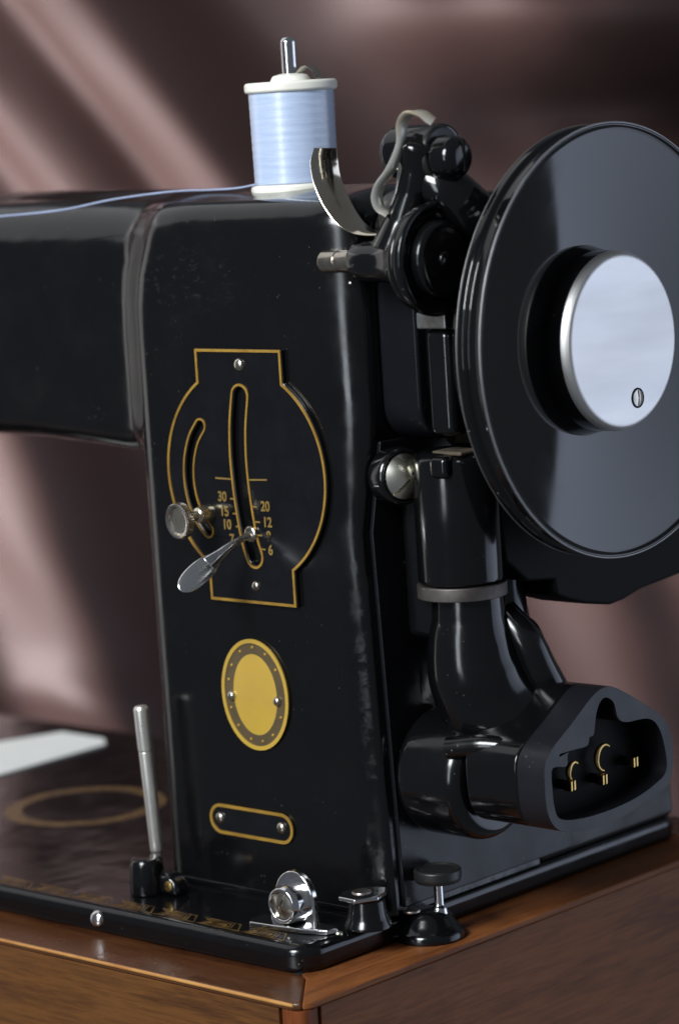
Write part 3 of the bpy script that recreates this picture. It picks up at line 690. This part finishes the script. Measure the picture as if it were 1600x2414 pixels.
# ---------------------------------------------------------------- oval badge
bc = (-5.15, 6.62)
badge = prism('oval_badge', arc(*bc, 1.47, 1.80, 0, 357.5, 96), 3.82, 3.893, 'xz', BRONZE, sm, .02)
build('gold_rim', *ribbon_g(arc(*bc, 1.41, 1.74, 0, 357.5, 96), .13, 3.79, 3.83, 'xz'), OCHRE, badge, 40)
def dome_oval(name, c, a, b, y0, h, m, parent):
    vs = [(c[0], y0-h, c[1])]; fs = []; n = 64; R = 8
    for j in range(1, R+1):
        q = j/R
        for k in range(n):
            th = 2*math.pi*k/n; vs.append((c[0]+a*q*math.cos(th), y0-h*math.cos(q*math.pi/2), c[1]+b*q*math.sin(th)))
    for k in range(n): fs.append((0, 1+k, 1+(k+1) % n))
    for j in range(R-1):
        for k in range(n): fs.append((1+j*n+k, 1+j*n+(k+1) % n, 1+(j+1)*n+(k+1) % n, 1+(j+1)*n+k))
    return build(name, vs, fs, m, parent, 80)
dome_oval('badge_face', bc, .98, 1.34, 3.822, .07, OCHRE, badge)
for t in (90, 62, 35, 145, 118, -25, -55, -80, -105, -135, -160, 165):
    a_ = math.radians(t); rivet('badge_stud', (bc[0]+1.19*math.cos(a_), 3.815, bc[1]+1.53*math.sin(a_)), (0, -1, 0), .055, GOLD, badge, .5)
for s_ in (-1.03, 1.0): rivet('badge_rivet', (bc[0]+s_, 3.80, bc[1]-.12), (0, -1, 0), .165, NICKEL, badge, .8)

# ---------------------------------------------------------------- serial plate
def stadium(x0, x1, z, h, n=12): return arc(x1-h, z, h, h, -90, 90, n)+arc(x0+h, z, h, h, 90, 270, n)
sp = prism('serial_plate', stadium(-7.58, -3.86, 2.33, .49), 3.84, 3.893, 'xz', BADGEBLACK, sm, .015)
build('gold_rim', *ribbon_g(stadium(-7.54, -3.90, 2.33, .45), .10, 3.80, 3.845, 'xz'), GOLD, sp, 40)
for x_ in (-7.12, -4.36): rivet('plate_rivet', (x_, 3.83, 2.36), (0, -1, 0), .19, NICKEL, sp, .7)

# ---------------------------------------------------------------- fittings at the foot
boss = lathe('rod_boss', (-8.95, 2.1, -.01), (0, 0, 1), rounded([(0, 0), (0, .60), (1.05, .54), (1.2, .46), (1.2, 0)], .12), ENAMEL, sm, 40)
prism('boss_bracket', [(-8.9, .0), (-7.6, .0), (-7.65, .4), (-7.95, .68), (-8.9, .8)], 2.1, 2.8, 'xz', ENAMEL, boss, .2, 5)
slotted('bracket_screw', (-7.95, 2.1, .36), (0, -1, 0), .17, BRASS, boss, h=.05, slot=60)
lathe('steel_rod', (-9.33, 3.0, .4), (-.32, 0, 5.6), rounded([(0, 0), (0, .12), (.7, .17), (.75, .215), (4.05, .235), (4.08, .225), (4.12, .25), (5.5, .25), (5.6, .19), (5.62, 0)], .03), ROD, boss, 32)
# hinge bracket
hb = prism('hinge_tab', [(-3.05, .02)]+arc(-1.92, .88, .86, .90, 180, 0, 18)[0:1]+arc(-1.95, .85, .82, .92, 175, 0, 20)+[(-1.10, .02)], 1.70, 1.95, 'xz', CHROME, sm, .06, 3)
lathe('hinge_boss', (-2.0, 1.75, .78), (0, -1, 0), rounded([(0, 0), (0, .66), (.42, .62), (.58, .54), (.58, .46), (.46, .42), (.46, 0)], .05), CHROME, hb, 40)
slotted('hinge_screw', (-2.0, 1.32, .78), (0, -1, 0), .38, NICKEL, hb, h=.08, slot=65, dome=.2)
prism('hinge_foot', [(-3.45, 1.25), (-3.2, .95), (-2.2, 1.05), (-1.2, 1.2), (-.4, 1.5), (-.28, 1.85), (-.5, 2.05), (-3.2, 2.05), (-3.5, 1.7)], .0, .17, 'xy', CHROME, hb, .05, 3)
# knee lever socket
lathe('socket_post', (-.02, 2.95, 0), (0, 0, 1), rounded([(-.01, 0), (-.01, .80), (.35, .62), (.92, .55), (.92, 0)], .12), ENAMEL, sm, 32)
prism('socket_plate', [(-.78, 2.66), (-.46, 3.46), (.12, 3.74), (.46, 3.3), (.62, 2.76), (.25, 2.10), (-.45, 2.12)], .93, 1.07, 'xy', CHROME, sm, .05, 3)
lathe('rusty_socket', (-.18, 2.90, 1.06), (0, 0, 1), rounded([(0, 0), (0, .32), (.05, .30), (.05, 0)], .02), RUST, sm, 28)
rivet('bed_stud', (-.3, 1.9, .0), (0, 0, 1), .12, SCREWB, sm)
# thumb knob
lathe('knob_base', (.42, 5.25, 0), (0, 0, 1), rounded([(-.93, 0), (-.93, 1.12), (-.62, 1.10), (-.45, .9), (-.10, .66), (.03, .5), (.03, 0)], .14, 5), ENAMEL, sm, 48)
kb = lathe('thumb_knob', (.75, 5.40, 0), (0, 0, 1), rounded([(.95, 0), (.95, .70), (1.08, .75), (1.32, .75), (1.38, .68), (1.30, .6), (1.28, 0)], .03), MATTE, sm, 40)
lathe('knob_stem', (.75, 5.40, 0), (0, 0, 1), rounded([(-.2, 0), (-.2, .30), (.1, .24), (.2, .15), (.85, .15), (1.0, .3), (1.0, 0)], .05), CHROME, kb, 24)
lathe('knob_washer', (.20, 4.7, 0), (0, 0, 1), rounded([(.05, 0), (.05, .30), (.12, .28), (.12, 0)], .02), RUST, sm, 24)

# ---------------------------------------------------------------- spool
so = V((-5.22, 7.3, 22.33))
pin = lathe('spool_pin', so, (0.0, 0, 1), rounded([(-.3, 0), (-.3, .24), (4.82, .25), (4.93, .18), (4.97, 0)], .04), CHROME, sm, 28)
spool = thing('thread_spool', 'cream spool of pale blue thread on the pin on top of the machine', 'thread spool', so)
prof_b = rounded([(.02, .25), (.02, 1.40), (.08, 1.46), (.26, 1.46), (.32, 1.40), (.34, 1.2), (.34, .25)], .05)
o = lathe('bottom_flange', (0, 0, 0), (0, 0, 1), prof_b, PLASTIC, spool, 64)
prof_t = rounded([(3.22, .25), (3.22, 1.40), (3.28, 1.48), (3.50, 1.48), (3.56, 1.42), (3.56, .25)], .05)
lathe('top_flange', (0, 0, 0), (0, 0, 1), prof_t, PLASTIC, spool, 64)
lathe('thread_winding', (0, 0, 0), (0, 0, 1), [(.33, 1.1), (.34, 1.31)]+[(.34+.02+2.84*k/40, 1.335+.004*math.sin(k*1.7)+.03*k/40) for k in range(41)]+[(3.225, 1.36), (3.23, 1.1)], THREAD, spool, 96)
lathe('core_ring', (0, 0, 0), (0, 0, 1), rounded([(3.55, .28), (3.55, .66), (3.74, .56), (3.80, .30)], .05), PLASTIC, spool, 40)
strip('pin_spring', [(.25, .1, 3.78), (.5, .2, 3.98), (.75, .3, 3.90), (.92, .35, 3.6)], (0, 1, 0), [.3, .34, .3], .05, NICKEL, spool)
tube('loose_thread', [V(p)-so for p in [(-5.8, 6.02, 22.70), (-6.9, 6.25, 22.60), (-8.4, 6.5, 22.57), (-9.3, 6.4, 22.58), (-10.1, 6.0, 22.56), (-11.65, 5.2, 22.42), (-13.42, 4.5, 22.16), (-16.2, 4.1, 22.03), (-19.5, 3.6, 21.95), (-26, 3.4, 22.0), (-33, 3.6, 22.3), (-44, 4.1, 22.9)]], .036, LOOSE, spool, seg=8)

# ---------------------------------------------------------------- thin flat white strip set on the bed
tp = prism('white_strip', [(-26.6, 9.6), (-26.75, 11.1), (-27.0, 16.9), (-27.8, 17.55), (-30.4, 17.6), (-33.5, 9.6)], .01, .07, 'xy', WHITE, None, .02, 2, origin=(-29, 13, 0))
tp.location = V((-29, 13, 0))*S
tp['label'] = 'thin white strip on the machine bed behind the pillar'; tp['category'] = 'cloth strip'
